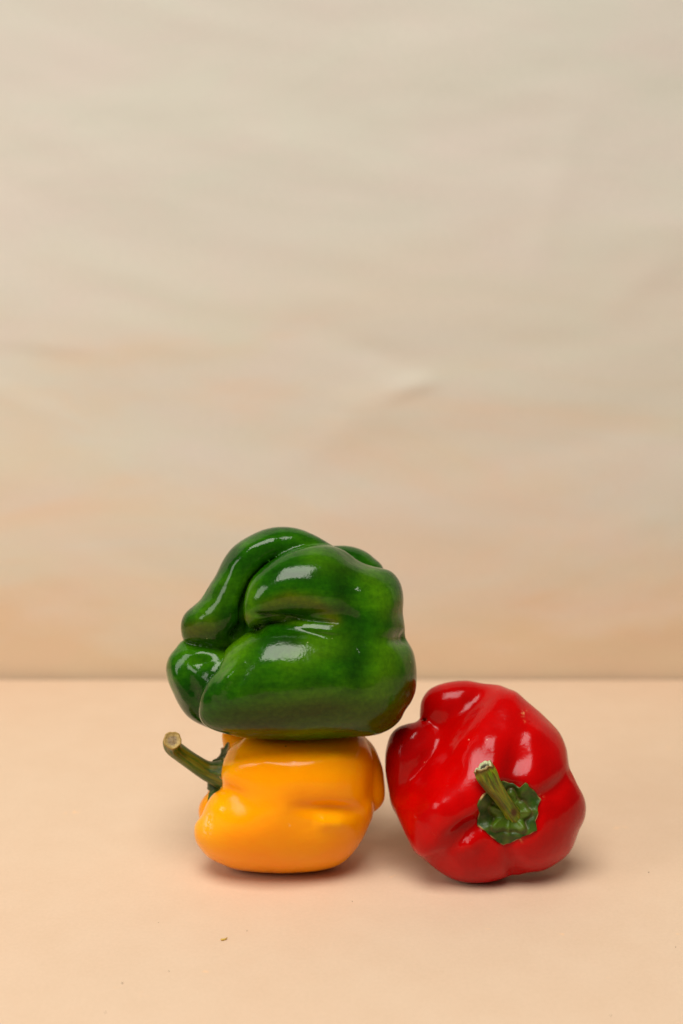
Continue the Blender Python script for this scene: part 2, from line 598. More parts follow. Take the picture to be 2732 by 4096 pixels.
def cloth_height(x, z):
    """relief of the hanging cloth (cm), positive towards the viewer; long sagging folds"""
    sag = 0.010 * (x - 4) ** 2
    zz = z - sag
    p = noise.fractal(Vector((x * 0.022, zz * 0.075, 3.1)), 1.0, 2.0, 4, noise_basis='PERLIN_ORIGINAL') * 0.20
    q = noise.fractal(Vector((x * 0.05 + 9, (z + 0.22 * x) * 0.17, 8.4)), 1.0, 2.1, 5, noise_basis='PERLIN_ORIGINAL') * 0.065
    r = 0.0
    for (x0, z0, x1, z1, wd, am) in CREASES:
        dx, dz = x1 - x0, z1 - z0
        L = math.hypot(dx, dz)
        s = ((x - x0) * dx + (z - z0) * dz) / (L * L)
        d = ((x - x0) * dz - (z - z0) * dx) / L
        if -0.6 < s < 1.6:
            e = max(0.0, -s, s - 1) * L
            r += am * math.exp(-(d / wd) ** 2 - (e / (wd * 2.2)) ** 2)
    return p + q + r


def cloth_xy(u, v, y=29.0):
    r = ray(u, v)
    t = (y - CAM[1]) / r[1]
    P = CAM + t * r
    return P[0], P[2]


CREASES = []
for (u0, v0, u1, v1, wd, am) in [
        (1600, 1550, 1680, 1520, 0.42, 0.06), (1600, 1592, 1690, 1565, 0.32, -0.04),
        (1300, 1310, 1500, 1400, 0.8, -0.05), (1500, 1400, 1620, 1450, 0.7, -0.03),
        (1450, 1590, 1620, 1545, 0.9, 0.06), (1720, 1440, 2200, 1380, 1.0, -0.03),
        (0, 1395, 330, 1425, 0.4, -0.03), (0, 1375, 800, 1385, 0.6, 0.025),
        (60, 1560, 300, 1660, 0.6, 0.03), (1250, 1780, 1560, 1600, 1.0, 0.04),
        (2500, 1150, 2732, 930, 1.0, 0.04), (2150, 950, 2250, 600, 1.0, 0.05)]:
    xa, za = cloth_xy(u0, v0); xb, zb = cloth_xy(u1, v1)
    CREASES.append((xa, za, xb, zb, wd, am))
NX, NZ = 230, 250
gx = np.linspace(-62, 62, NX); gz = np.linspace(-22, 66, NZ)
cv = [(x, 27.0 - cloth_height(x, z), z) for z in gz for x in gx]
cf = [(j * NX + i, j * NX + i + 1, (j + 1) * NX + i + 1, (j + 1) * NX + i) for j in range(NZ - 1) for i in range(NX - 1)]
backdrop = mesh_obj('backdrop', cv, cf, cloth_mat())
backdrop['kind'] = 'structure'
so = backdrop.modifiers.new('thickness', 'SOLIDIFY'); so.thickness = 0.0012; so.offset = -1

GROUP = 'bell peppers on the peach paper'
H = 0.07

# ------------------------------------------------------------------ yellow pepper (lies on the table, carries the green one)
YF = Frame(620, 2870, 0.6122, 56.6)
yf = Field(YF, [
    Lobe([(520, 190), (900, 130), (1300, 160), (1400, 300), (1405, 500), (1320, 780), (1150, 900), (700, 950), (400, 880), (330, 740), (450, 540), (510, 350)], 10, 0.80),
    Lobe([(450, 290), (437, 340), (435, 400), (450, 455), (490, 530), (700, 600), (950, 630), (1200, 640), (1390, 620), (1410, 450), (1420, 300), (1380, 170), (1300, 110), (900, 85), (650, 100), (540, 190), (480, 245)],
         [(440, 350, 120), (1400, 350, 10), (800, 100, 20), (800, 600, 120)], 1.0, 120),
    Lobe([(440, 455), (400, 480), (350, 540), (322, 600), (300, 650), (266, 690), (256, 740), (265, 800), (292, 845), (350, 910), (430, 952), (520, 988), (650, 1008), (800, 1018), (950, 1015), (1080, 1000), (1180, 972), (1240, 935), (1290, 880), (1350, 790), (1390, 700), (1405, 640), (1370, 580), (1100, 560), (800, 530), (550, 490)],
         [(300, 700, 60), (1350, 700, 10), (800, 560, 90), (800, 1000, 0)], 0.98, 110),
    Lobe([(600, 430), (760, 350), (950, 400), (985, 620), (900, 800), (700, 830), (560, 760), (540, 600)], 165, 1.0, 160),
    Lobe([(1330, 100), (1380, 135), (1430, 190), (1470, 280), (1490, 350), (1500, 450), (1502, 520), (1482, 570), (1440, 610), (1380, 625), (1280, 560), (1200, 350), (1250, 180)], -80, 0.9, 30),
    Lobe([(400, 420), (350, 490), (320, 520), (295, 560), (285, 600), (290, 650), (330, 750), (600, 800), (700, 600), (600, 450)], -170, 0.9, 40),
    Lobe([(448, 90), (438, 140), (450, 212), (425, 260), (385, 295), (365, 350), (358, 430), (362, 475), (400, 520), (700, 500), (800, 250), (720, 80), (580, 50)], -160, 0.8, 36),
    Lobe([(700, 130), (1100, 130), (1330, 230), (1380, 500), (1250, 800), (900, 920), (550, 850), (450, 600), (550, 250)], -230, 0.7, 60),
], subs=[([(300, 370, -60, 90), (440, 370, -60, 95), (500, 370, -60, 70)], 50), ([(392, 436, 20, 40), (398, 440, 260, 44)], 45)], floor=0.0, bounds=(170, 1600, -90, 1150, -640, 520))
y_strokes = [
    ([(860, 588, 0), (990, 595, -20), (1150, 600, -42), (1290, 604, -26), (1390, 610, 0)], 42, 'g', 0),
    ([(1030, 680, 0), (1100, 684, 26), (1200, 690, 28), (1320, 715, 0)], 52, 'g', 0),
    ([(470, 470, -20), (540, 492, -12), (620, 520, 0)], 34, 'g', 0),
    ([(500, 370, 14)], 60, 'g', -20),
    ([(420, 590, 12)], 60, 'g', -20),
    ([(1395, 180, -4), (1410, 350, -9), (1405, 520, -9)], 34, 'g', -150),
    ([(520, 310, 10), (720, 300, 14), (900, 320, 0), (1180, 270, 14), (1300, 280, 8)], 40, 'g', 0),
]
y_paint = {
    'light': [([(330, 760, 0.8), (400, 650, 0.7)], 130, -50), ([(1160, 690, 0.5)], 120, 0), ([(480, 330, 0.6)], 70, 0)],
    'scar': [([(355, 640, 0.5), (345, 720, 1.0), (340, 750, 0.6)], 22, -50), ([(880, 703, 0.4)], 8, 0)],
}
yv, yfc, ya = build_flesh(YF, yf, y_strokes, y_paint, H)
print('YELLOW z', yv[:, 2].min(), yv[:, 2].max(), 'y', yv[:, 1].min(), yv[:, 1].max())

# ------------------------------------------------------------------ green pepper (balanced on the yellow one)
GF = Frame(600, 2050, 0.7143, 55.5)
gf = Field(GF, [
    Lobe([(620, 420), (900, 270), (1230, 370), (1350, 480), (1370, 640), (1420, 820), (1400, 1020), (1250, 1170), (850, 1200), (520, 1170), (400, 1050), (480, 880), (620, 720)], 0, 0.66),
    Lobe([(560, 200), (800, 180), (1000, 400), (1000, 1000), (700, 1150), (450, 1180), (250, 1060), (200, 850), (280, 640), (420, 400)], -230, 0.6, 60),
    # long arching lobe at the back left
    Lobe([(740, 80), (830, 90), (920, 125), (1000, 170), (1050, 205), (1020, 262), (850, 262), (745, 285), (655, 345), (590, 430), (552, 530), (540, 630), (525, 725), (400, 770), (280, 745), (200, 722), (180, 700), (172, 640), (178, 600), (200, 560), (255, 515), (290, 480), (320, 430), (370, 350), (400, 285), (430, 235), (480, 180), (560, 130), (650, 92)],
         -35, 0.92, 36),
    # lower left lobe
    Lobe([(180, 716), (140, 765), (105, 810), (90, 870), (100, 940), (130, 1010), (170, 1090), (220, 1150), (290, 1190), (380, 1215), (480, 1150), (520, 950), (540, 800), (430, 735), (300, 728), (220, 722)], -90, 0.85, 22),
    # upper front lobe
    Lobe([(1020, 190), (940, 183), (850, 195), (740, 232), (640, 300), (570, 372), (535, 455), (522, 560), (540, 635), (575, 655), (625, 632), (700, 610), (850, 612), (1000, 630), (1200, 715), (1350, 735), (1410, 702), (1418, 660), (1412, 610), (1402, 560), (1408, 520), (1413, 470), (1405, 410), (1380, 360), (1340, 325), (1250, 306), (1170, 275), (1090, 215)],
         [(540, 450, 215), (1400, 450, 10), (800, 200, 95), (800, 650, 140)], 0.78, 22),
    # big lower front lobe
    Lobe([(700, 598), (640, 620), (600, 648), (540, 676), (440, 750), (410, 800), (392, 880), (330, 960), (290, 1030), (272, 1100), (283, 1165), (340, 1213), (450, 1245), (540, 1262), (680, 1270), (800, 1275), (900, 1272), (1100, 1258), (1250, 1248), (1320, 1225), (1370, 1190), (1405, 1150), (1420, 1110), (1455, 1060), (1480, 1000), (1487, 930), (1484, 850), (1470, 780), (1440, 730), (1400, 695), (1200, 655), (1000, 608), (850, 592)],
         [(300, 950, 200), (1450, 950, 0), (800, 650, 90), (800, 1250, 110)], 0.78, 26),
    Lobe([(1120, 400), (1280, 385), (1370, 480), (1385, 620), (1390, 720), (1440, 850), (1440, 1000), (1340, 1130), (1180, 1130), (1080, 1000), (1060, 700)], 62, 1.0, 130),
    # back lobe seen over the shoulder
    Lobe([(1000, 200), (1040, 188), (1120, 190), (1200, 215), (1260, 260), (1305, 308), (1310, 420), (1100, 450), (980, 350)], -270, 0.9, 40),
    Lobe([(560, 250), (900, 230), (1200, 350), (1330, 600), (1380, 900), (1250, 1100), (800, 1180), (400, 1100), (330, 800)], -280, 0.55, 60),
], subs=[([(500, 690, 90, 50), (538, 620, 80, 34), (520, 520, 80, 30), (572, 385, 75, 26), (645, 305, 70, 20), (745, 235, 60, 12)], 40)], bounds=(0, 1580, -10, 1370, -700, 560), rest=yf)
g_strokes = [
    # fold between the two front lobes
    ([(580, 566, -4), (640, 576, -22), (800, 594, -26), (1000, 612, -24), (1070, 618, 0)], 26, 'v', 40),
    ([(640, 634, 5), (800, 640, 10), (1030, 668, 8), (1120, 680, 0)], 17, 'g', 40),
    ([(595, 655, -14), (625, 648, -8)], 22, 'g', 40),
    # valley right of centre
    ([(1080, 300, 0), (1110, 420, -20), (1100, 560, -20), (1160, 720, -26), (1200, 850, -26), (1190, 980, -6)], 64, 'g', 0),
    ([(1250, 712, -4), (1340, 712, -12), (1420, 703, -24)], 34, 'g', -200),
    ([(1370, 565, -6), (1430, 560, -10)], 40, 'g', -250),
    ([(1060, 195, -4), (1130, 262, -10), (1220, 300, -4)], 30, 'g', -50),
    ([(128, 820, 8), (150, 920, 18), (200, 1030, 18), (250, 1100, 6)], 30, 'g', -80),
    ([(190, 790, 6), (300, 785, 12), (350, 782, 6)], 28, 'g', -80),
    ([(215, 850, -8), (290, 842, -18), (345, 838, -8)], 32, 'g', -80),
    ([(210, 900, -8), (240, 1000, -16), (270, 1090, -8)], 30, 'g', -80),
    ([(385, 870, 16), (345, 950, 22), (300, 1060, 12)], 48, 'g', -80),
    ([(510, 840, 8), (450, 925, 28), (385, 1015, 12)], 32, 'g', 60),
    ([(440, 380, 8), (475, 300, 18), (560, 205, 18), (680, 155, 10)], 42, 'g', -50),
    ([(285, 600, 10)], 40, 'g', -80),
    # valley inside the lower left lobe
    ([(250, 330, -4), (330, 470, -6)], 30, 'g', -50),
    ([(850, 960, 0), (1000, 950, 10), (1100, 1000, 4)], 90, 'g', 0),
]
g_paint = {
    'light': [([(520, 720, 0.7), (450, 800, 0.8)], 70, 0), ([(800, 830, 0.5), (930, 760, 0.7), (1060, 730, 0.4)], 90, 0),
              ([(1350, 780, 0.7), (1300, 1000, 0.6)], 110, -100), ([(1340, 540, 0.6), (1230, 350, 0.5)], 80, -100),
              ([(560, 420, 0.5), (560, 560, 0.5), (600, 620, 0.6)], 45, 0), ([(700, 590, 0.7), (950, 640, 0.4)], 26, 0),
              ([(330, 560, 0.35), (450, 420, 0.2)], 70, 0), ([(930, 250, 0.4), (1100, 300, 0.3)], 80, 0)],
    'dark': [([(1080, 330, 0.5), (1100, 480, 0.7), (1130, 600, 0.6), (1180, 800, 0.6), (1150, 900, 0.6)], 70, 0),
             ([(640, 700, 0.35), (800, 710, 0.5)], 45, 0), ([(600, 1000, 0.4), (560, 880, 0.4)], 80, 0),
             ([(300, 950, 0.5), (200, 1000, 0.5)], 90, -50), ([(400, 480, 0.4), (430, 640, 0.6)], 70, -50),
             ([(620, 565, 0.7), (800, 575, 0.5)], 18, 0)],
    'ripe': [([(650, 520, 0.3), (780, 480, 0.55), (930, 510, 0.5), (1030, 600, 0.55)], 38, 0),
             ([(545, 590, 0.45)], 25, 0), ([(230, 665, 0.45), (330, 640, 0.3)], 50, -50),
    ],
    'table_reflection': [([(430, 1190, 0.45), (700, 1130, 0.6), (950, 1100, 0.65), (1250, 1130, 0.55)], 120, -150)],
}
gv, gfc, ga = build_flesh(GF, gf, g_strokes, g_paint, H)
print('GREEN z', gv[:, 2].min(), gv[:, 2].max(), 'y', gv[:, 1].min(), gv[:, 1].max())
print('GREEN into YELLOW', yf(gv).min(), 'at', gv[yf(gv).argmin()])

# ------------------------------------------------------------------ red pepper (lies with its stem towards the viewer)
RF = Frame(1500, 2680, 0.574, 56.0)
rf = Field(RF, [
    Lobe([(600, 250), (900, 280), (1150, 420), (1240, 640), (1270, 800), (1330, 1000), (1200, 1250), (850, 1350), (560, 1300), (330, 1100), (220, 850), (350, 600)],
         [(600, 300, -230), (800, 1300, 0), (1200, 800, -30), (300, 800, -150)], 0.80),
    # lobe right of the calyx
    Lobe([(1150, 890), (1250, 820), (1330, 768), (1358, 745), (1400, 790), (1450, 870), (1470, 950), (1460, 1040), (1420, 1120), (1385, 1220), (1340, 1290), (1260, 1352), (1180, 1395), (1100, 1408), (990, 1400), (930, 1300), (880, 1180), (900, 1000), (1020, 920)],
         [(950, 1000, 110), (1450, 1000, -20), (1150, 1380, 0)], 0.95, 110),
    # lower lobe
    Lobe([(1000, 1395), (960, 1415), (900, 1450), (800, 1485), (700, 1495), (600, 1485), (500, 1440), (400, 1370), (320, 1295), (290, 1220), (450, 1170), (560, 1110), (700, 1010), (850, 960), (960, 1080), (1010, 1250)],
         [(800, 1000, 110), (700, 1480, 0), (350, 1250, 20)], 0.95, 120),
    # left centre lobe
    Lobe([(720, 1090), (600, 1170), (480, 1250), (330, 1295), (235, 1185), (182, 1080), (142, 980), (130, 900), (240, 780), (340, 650), (470, 510), (590, 370), (700, 240), (830, 138), (920, 158), (990, 195), (1030, 400), (990, 600), (960, 800), (880, 980)],
         [(600, 1000, 110), (250, 900, -40), (900, 160, -230), (700, 500, 10)], 0.82, 150),
    # top right lobe
    Lobe([(890, 160), (1010, 202), (1115, 270), (1208, 355), (1285, 440), (1330, 540), (1343, 640), (1338, 745), (1260, 850), (1150, 930), (1000, 920), (900, 800), (930, 600), (920, 400), (840, 220)],
         [(1000, 800, 100), (950, 200, -190), (1340, 600, -60)], 0.95, 170),
    # far top-left lobes
    Lobe([(850, 135), (700, 85), (600, 75), (470, 95), (380, 135), (330, 200), (316, 260), (318, 330), (350, 390), (430, 450), (560, 470), (700, 350), (850, 230)], -290, 0.9, 130),
    Lobe([(318, 352), (290, 365), (230, 375), (160, 400), (110, 450), (85, 520), (72, 600), (75, 720), (100, 850), (140, 980), (220, 1050), (350, 850), (470, 620), (480, 480), (400, 390)], -185, 0.9, 120),
    Lobe([(500, 220), (800, 220), (1100, 420), (1150, 700), (900, 950), (500, 1000), (220, 800), (200, 560)], -450, 0.6, 60),
], subs=[([(945, 990, 480, 222), (945, 990, 405, 165)], 110), ([(350, 372, -190, 26), (340, 365, -280, 34)], 40)], floor=0.0, bounds=(-20, 1560, -10, 1600, -850, 560))
r_strokes = [
    ([(1120, 905, -26), (1230, 840, -20), (1360, 745, -16)], 50, 'g', -200),
    ([(900, 1180, -26), (950, 1320, -26), (985, 1410, -34)], 60, 'g', -200),
    ([(780, 1030, -34), (640, 1100, -46), (540, 1160, -26), (420, 1235, 0)], 52, 'g', 0),
    ([(770, 1130, 14), (665, 1210, 44), (560, 1265, 18)], 70, 'g', 0),
    ([(930, 830, -34), (950, 700, -28), (985, 560, -12), (1000, 420, 0)], 70, 'g', 0),
    ([(830, 130, -10), (690, 260, -20), (580, 400, -28), (460, 560, -30), (320, 700, -22), (240, 850, -8)], 82, 'g', -500),
    ([(560, 700, -8), (520, 760, -8)], 40, 'g', 0),
    ([(900, 190, 4), (740, 330, 11), (600, 500, 10), (500, 640, 5)], 72, 'g', -400),
    ([(230, 560, -10), (330, 480, -14), (400, 400, -12)], 50, 'g', -500),
    ([(200, 800, -10), (170, 900, -10)], 40, 'g', -500),
    ([(745, 625, -8)], 70, 'g', 0),
    ([(430, 945, 18)], 85, 'g', -60),
    ([(810, 490, 10)], 80, 'g', 0),
    ([(1120, 450, 18)], 90, 'g', -60),
    ([(1020, 630, -12)], 80, 'g', 0),
    ([(945 + 205 * math.cos(q * math.pi / 8), 998 + 205 * math.sin(q * math.pi / 8), -13) for q in range(17)], 32, 'g', 0),
]
r_paint = {
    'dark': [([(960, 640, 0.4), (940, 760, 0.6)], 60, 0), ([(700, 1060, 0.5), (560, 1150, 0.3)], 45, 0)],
    'scar': [([(1045, 285, 1.0), (1030, 310, 0.9)], 12, -300), ([(1040, 360, 0.5)], 8, -300),
             ([(420, 1140, 0.6), (412, 1150, 0.5)], 14, -100), ([(1010, 1180, 0.9)], 20, 0),
             ([(1170, 885, 0.6)], 14, 0)],
}
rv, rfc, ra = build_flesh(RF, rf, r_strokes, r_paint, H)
print('RED z', rv[:, 2].min(), rv[:, 2].max(), 'y', rv[:, 1].min(), rv[:, 1].max())

yo = (yv[:, 0].mean(), yv[:, 1].mean(), 0.0)
y_root = root_empty('bell_pepper', yo, 'yellow bell pepper with a curved green stem, lying on the table under the green one', 'bell pepper', GROUP)
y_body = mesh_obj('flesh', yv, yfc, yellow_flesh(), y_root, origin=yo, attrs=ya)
go = (gv[:, 0].mean(), gv[:, 1].mean(), gv[:, 2].min())
g_root = root_empty('bell_pepper', go, 'glossy dark green bell pepper with deep folds, balanced on top of the yellow one', 'bell pepper', GROUP)
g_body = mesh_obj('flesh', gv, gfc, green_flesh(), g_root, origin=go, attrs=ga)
ro = (rv[:, 0].mean(), rv[:, 1].mean(), 0.0)
r_root = root_empty('bell_pepper', ro, 'red bell pepper lying on its side with its stem towards the viewer', 'bell pepper', GROUP)
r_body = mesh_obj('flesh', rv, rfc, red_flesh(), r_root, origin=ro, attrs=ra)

# ------------------------------------------------------------------ stems and calyxes
def sweep(path, radii, n_len, n_ang, ribs, twist=0.3, jag=0.0, seed=0, start_side=None):
    """tube along a spline with raised ribs; returns verts, faces, length coordinate, angle, last ring indices"""
    rnd = random.Random(seed)
    C = spline(path, n_len); R = spline(np.array(radii)[:, None], n_len)[:, 0]
    T = np.gradient(C, axis=0); T /= np.linalg.norm(T, axis=1, keepdims=True)
    e = np.cross(T[0], np.array([0.0, 0.0, 1.0])); e /= np.linalg.norm(e)
    ph = [rnd.uniform(0, 6.28) for _ in range(6)]
    V, L, A = [], [], []
    for i in range(n_len):
        e = e - T[i] * (e @ T[i]); e /= np.linalg.norm(e)
        b = np.cross(T[i], e)
        t = i / (n_len - 1)
        for k in range(n_ang):
            a = 2 * math.pi * k / n_ang
            rib = ribs * math.cos(5 * (a + twist * t) + ph[0]) + 0.5 * ribs * math.cos(11 * (a + twist * t) + ph[1]) + 0.4 * ribs * math.sin(3 * a + 7 * t + ph[2])
            r = R[i] * (1 + rib)
            off = 0.0
            if jag and t > 0.9:
                off = jag * (t - 0.9) / 0.1 * (math.sin(2 * a + ph[3]) + 0.6 * math.sin(5 * a + ph[4]) + 0.4 * math.sin(9 * a + ph[5]))
            V.append(C[i] + r * (math.cos(a) * e + math.sin(a) * b) + T[i] * off)
            L.append(t); A.append(a)
    F = [(i * n_ang + k, i * n_ang + (k + 1) % n_ang, (i + 1) * n_ang + (k + 1) % n_ang, (i + 1) * n_ang + k)
         for i in range(n_len - 1) for k in range(n_ang)]
    return np.array(V), F, np.array(L), np.array(A), T[-1], C[-1]


def cap_rings(ring, nrm, centre, prof):
    """rings shrinking from `ring` to a middle point; prof = [(scale, offset along normal), ...]"""
    n = len(ring); V = [p for p in ring]; F = []
    for j, (sc, off) in enumerate(prof):
        for p in ring:
            q = centre + (p - centre) * sc
            V.append(q + nrm * (off + 0.012 * noise.noise(Vector(q * 9.0))))
        for k in range(n):
            a, b = j * n + k, j * n + (k + 1) % n
            F.append((a, b, b + n, a + n))
    V.append(np.mean(V[-n:], axis=0)); m = len(V) - 1
    base = len(prof) * n
    F += [(base + k, base + (k + 1) % n, m) for k in range(n)]
    return V, F


def make_stem(root, path, radii, mat, cut, ribs, seed, jag, brown_fn, prof):
    V, F, L, A, T, C = sweep(path, radii, 64, 60, ribs, jag=jag, seed=seed)
    n_ang = 60
    br = brown_fn(L, A, V)
    ring = V[-n_ang:]
    lip_v, lip_f = cap_rings(ring, T, ring.mean(0), prof[:2])
    lip_v = lip_v[n_ang:-1]; lip_f = [f for f in lip_f if len(f) == 4]
    off = len(V) - n_ang
    F = F + [tuple(off + q for q in f) for f in lip_f]
    V = np.vstack([V, np.array(lip_v)])
    br = np.concatenate([br, np.full(len(lip_v), 0.85)])
    dry = np.zeros(len(V)); dry[-n_ang * 2:] = 0.25
    lp = np.concatenate([L, np.full(len(V) - len(L), 1.0)]); ap = np.concatenate([A, np.tile(A[:n_ang], 2)[:len(V) - len(A)]])
    st = mesh_obj('stem', V, F, mat, attrs={'brown': br, 'dry': dry, 'fibre_x': 1.6 * np.cos(ap), 'fibre_y': 1.6 * np.sin(ap), 'fibre_z': lp * 1.6})
    adopt(st, root)
    ring2 = V[-n_ang:]
    cv_, cf_ = cap_rings(ring2, T, ring2.mean(0), prof[2:])
    rim_ = np.zeros(len(cv_)); rim_[:n_ang * 2] = 1.0
    ce = mesh_obj('cut_end', cv_, cf_, cut, attrs={'rim': rim_})
    adopt(ce, st)
    return st


def adopt(o, parent):
    bpy.context.view_layer.update()
    o.parent = parent
    o.matrix_parent_inverse = parent.matrix_world.inverted()


def make_calyx(root, fr, centre, e1, e2, nrm, outline, bvh, mat, lift, collar, seed, rib_n=7, curl=0.05):
    """leafy cap laid onto the flesh: a polar sheet cast along -nrm. outline = points in (e1, e2) units."""
    rnd = random.Random(seed)
    out = np.array(outline, float)
    ang = np.arctan2(out[:, 1], out[:, 0]); rad = np.hypot(out[:, 0], out[:, 1])
    o_ = np.argsort(ang); ang, rad = ang[o_], rad[o_]
    NA, NR = 168, 26
    th = np.linspace(-math.pi, math.pi, NA, endpoint=False)
    # straight edges between the outline corners (polar form of a chord)
    R = np.zeros(NA)
    for i, a in enumerate(th):
        k = np.searchsorted(ang, a) % len(ang); k0 = k - 1
        p, q = np.array([math.cos(ang[k0]), math.sin(ang[k0])]) * rad[k0], np.array([math.cos(ang[k]), math.sin(ang[k])]) * rad[k]
        d = np.array([math.cos(a), math.sin(a)])
        m = np.array([[d[0], p[0] - q[0]], [d[1], p[1] - q[1]]])
        R[i] = np.linalg.solve(m, p)[0]
    R = R * (1 + 0.006 * np.array([math.sin(9 * t + 1) + math.sin(17 * t) + 0.7 * math.sin(31 * t + 2) for t in th]))
    un = fr.unit
    Hh = np.zeros((NR, NA)); XY = np.zeros((NR, NA, 2))
    for j in range(NR):
        rho = 0.10 + 0.90 * j / (NR - 1)
        for i in range(NA):
            x, y = rho * R[i] * math.cos(th[i]), rho * R[i] * math.sin(th[i])
            XY[j, i] = x, y
            P = centre + (e1 * x + e2 * y) * un
            hit = bvh.ray_cast(Vector((P + nrm * 3.0) * CM), Vector(-nrm))
            Hh[j, i] = (3.0 - hit[3] / CM) if hit[0] is not None else np.nan
    med = np.nanmedian(Hh)
    Hh = np.where(np.isnan(Hh), med - 0.3, Hh)
    Hh = np.clip(Hh, med - 0.9, med + 0.9)
    base = Hh.copy()
    for _ in range(5):
        g = Hh.copy()
        g[1:-1] = 0.25 * (Hh[2:] + Hh[:-2] + np.roll(Hh, 1, 1)[1:-1] + np.roll(Hh, -1, 1)[1:-1])
        Hh = g
    Hh = np.maximum(Hh, base)
    V = []; edge = []; brn = []; pale = []
    ph = rnd.uniform(0, 6)
    for j in range(NR):
        rho = 0.10 + 0.90 * j / (NR - 1)
        for i in range(NA):
            x, y = XY[j, i]; r = math.hypot(x, y); t = th[i]
            rc = collar * (1 + 0.13 * math.sin(5 * t + ph) + 0.08 * math.sin(8 * t + 1) + 0.05 * math.sin(3 * t))
            s_ = 1 / (1 + math.exp((r - rc) / (0.06 * collar)))
            rib = max(0, math.cos(rib_n * t + 0.8)) ** 3
            h = lift + 0.26 * s_ * (1 - 0.35 * (r / rc) ** 2 if r < rc else 0.65) + 0.07 * rib * min(1, r / collar) * (1 - 0.5 * rho)
            h += 0.03 * noise.noise(Vector((x * 0.02, y * 0.02, seed))) + curl * max(0, rho - 0.86) / 0.14 * (0.6 + noise.noise(Vector((x * 0.03, y * 0.03, seed + 4))))
            h -= 0.05 * math.exp(-((r - rc * 1.12) / (0.10 * collar)) ** 2)
            V.append(centre + (e1 * x + e2 * y) * un + nrm * (Hh[j, i] + h))
            nz = noise.noise(Vector((math.cos(t) * 3.1, math.sin(t) * 3.1, seed + 9)))
            pale.append(min(1.0, 0.55 * s_ + 0.35 * rib * min(1, r / collar) * (0.4 + 0.6 * rho)))
            edge.append(max(0.0, min(1.0, (rho - 0.975) / 0.025)) * max(0.0, min(0.8, 0.05 + 2.2 * nz)))
            brn.append(0.35 * max(0, noise.noise(Vector((x * 0.015, y * 0.015, seed + 2)))) + 0.5 * math.exp(-((r - rc * 1.1) / (0.07 * collar)) ** 2))
    F = [(j * NA + i, j * NA + (i + 1) % NA, (j + 1) * NA + (i + 1) % NA, (j + 1) * NA + i) for j in range(NR - 1) for i in range(NA)]
    V.append(np.mean(V[:NA], axis=0)); edge.append(0); brn.append(0); pale.append(0.5)
    F += [((i + 1) % NA, i, len(V) - 1) for i in range(NA)]
    V = np.array(V)
    a_, b_, c_ = V[F[0][0]], V[F[0][1]], V[F[0][2]]
    if np.cross(b_ - a_, c_ - a_) @ nrm < 0:
        F = [f[::-1] for f in F]
    o = mesh_obj('calyx', V, F, mat, attrs={'brown': brn, 'dry': edge, 'pale': pale})
    so_ = o.modifiers.new('thickness', 'SOLIDIFY'); so_.thickness = 0.0011; so_.offset = -1
    adopt(o, root)
    return o, V


def bvh_of(V, F):
    return BVHTree.FromPolygons([Vector(v * CM) for v in V], [tuple(map(int, f)) for f in F])


calyx_green = stem_mat('calyx_green', (0.008, 0.038, 0.001), (0.030, 0.075, 0.002), (0.10, 0.055, 0.012), 0.25, False)
stem_yellow_m = stem_mat('stem_dark_green', (0.014, 0.060, 0.001), (0.085, 0.135, 0.001), (0.24, 0.14, 0.004), 0.45)
stem_red_m = stem_mat('stem_olive', (0.060, 0.15, 0.002), (0.26, 0.24, 0.004), (0.070, 0.026, 0.002), 0.65)
cut_yellow = cut_mat('dry_cut_end', (0.44, 0.30, 0.09), (0.27, 0.18, 0.075))
cut_red = cut_mat('torn_end', (0.50, 0.54, 0.28), (0.050, 0.030, 0.006))

# yellow pepper: stem leaves the left end and curls towards the viewer
yb = bvh_of(yv, yfc)
yc = YF.pt(470, 370, -70)
yn = YF.pt(0, 0, 0) - YF.pt(100, 14, -25); yn /= np.linalg.norm(yn)
ye2 = UPV * -1.0; ye2 = ye2 - yn * (ye2 @ yn); ye2 /= np.linalg.norm(ye2)
ye1 = np.cross(ye2, yn)
if ye1 @ FWD > 0:
    ye1 = -ye1                                  # e1 points to the viewer
make_calyx(y_root, YF, yc, ye1, ye2, yn,
           [(110, -20), (90, -90), (60, -120), (20, -215), (-30, -150), (-110, -150), (-120, -80), (-190, -30), (-140, 60), (-150, 130), (-50, 130), (10, 205), (60, 120), (80, 60)],
           yb, calyx_green, 0.05, 95, 3)
make_stem(y_root, [YF.pt(520, 372, -70), YF.pt(450, 368, -66), YF.pt(395, 362, -60), YF.pt(330, 342, -50), YF.pt(250, 292, -25), YF.pt(178, 242, 10), YF.pt(124, 199, 55), YF.pt(109, 166, 110), YF.pt(114, 150, 160)],
          [q * YF.unit for q in (130, 108, 82, 62, 55, 53, 54, 56, 57)], stem_yellow_m, cut_yellow, 0.035, 5, 0.0,
          lambda L, A, V: np.clip((L - 0.93) / 0.06, 0, 0.8), [(1.02, 0.02), (0.90, 0.03), (0.80, -0.05), (0.45, -0.07), (0.15, -0.04)])

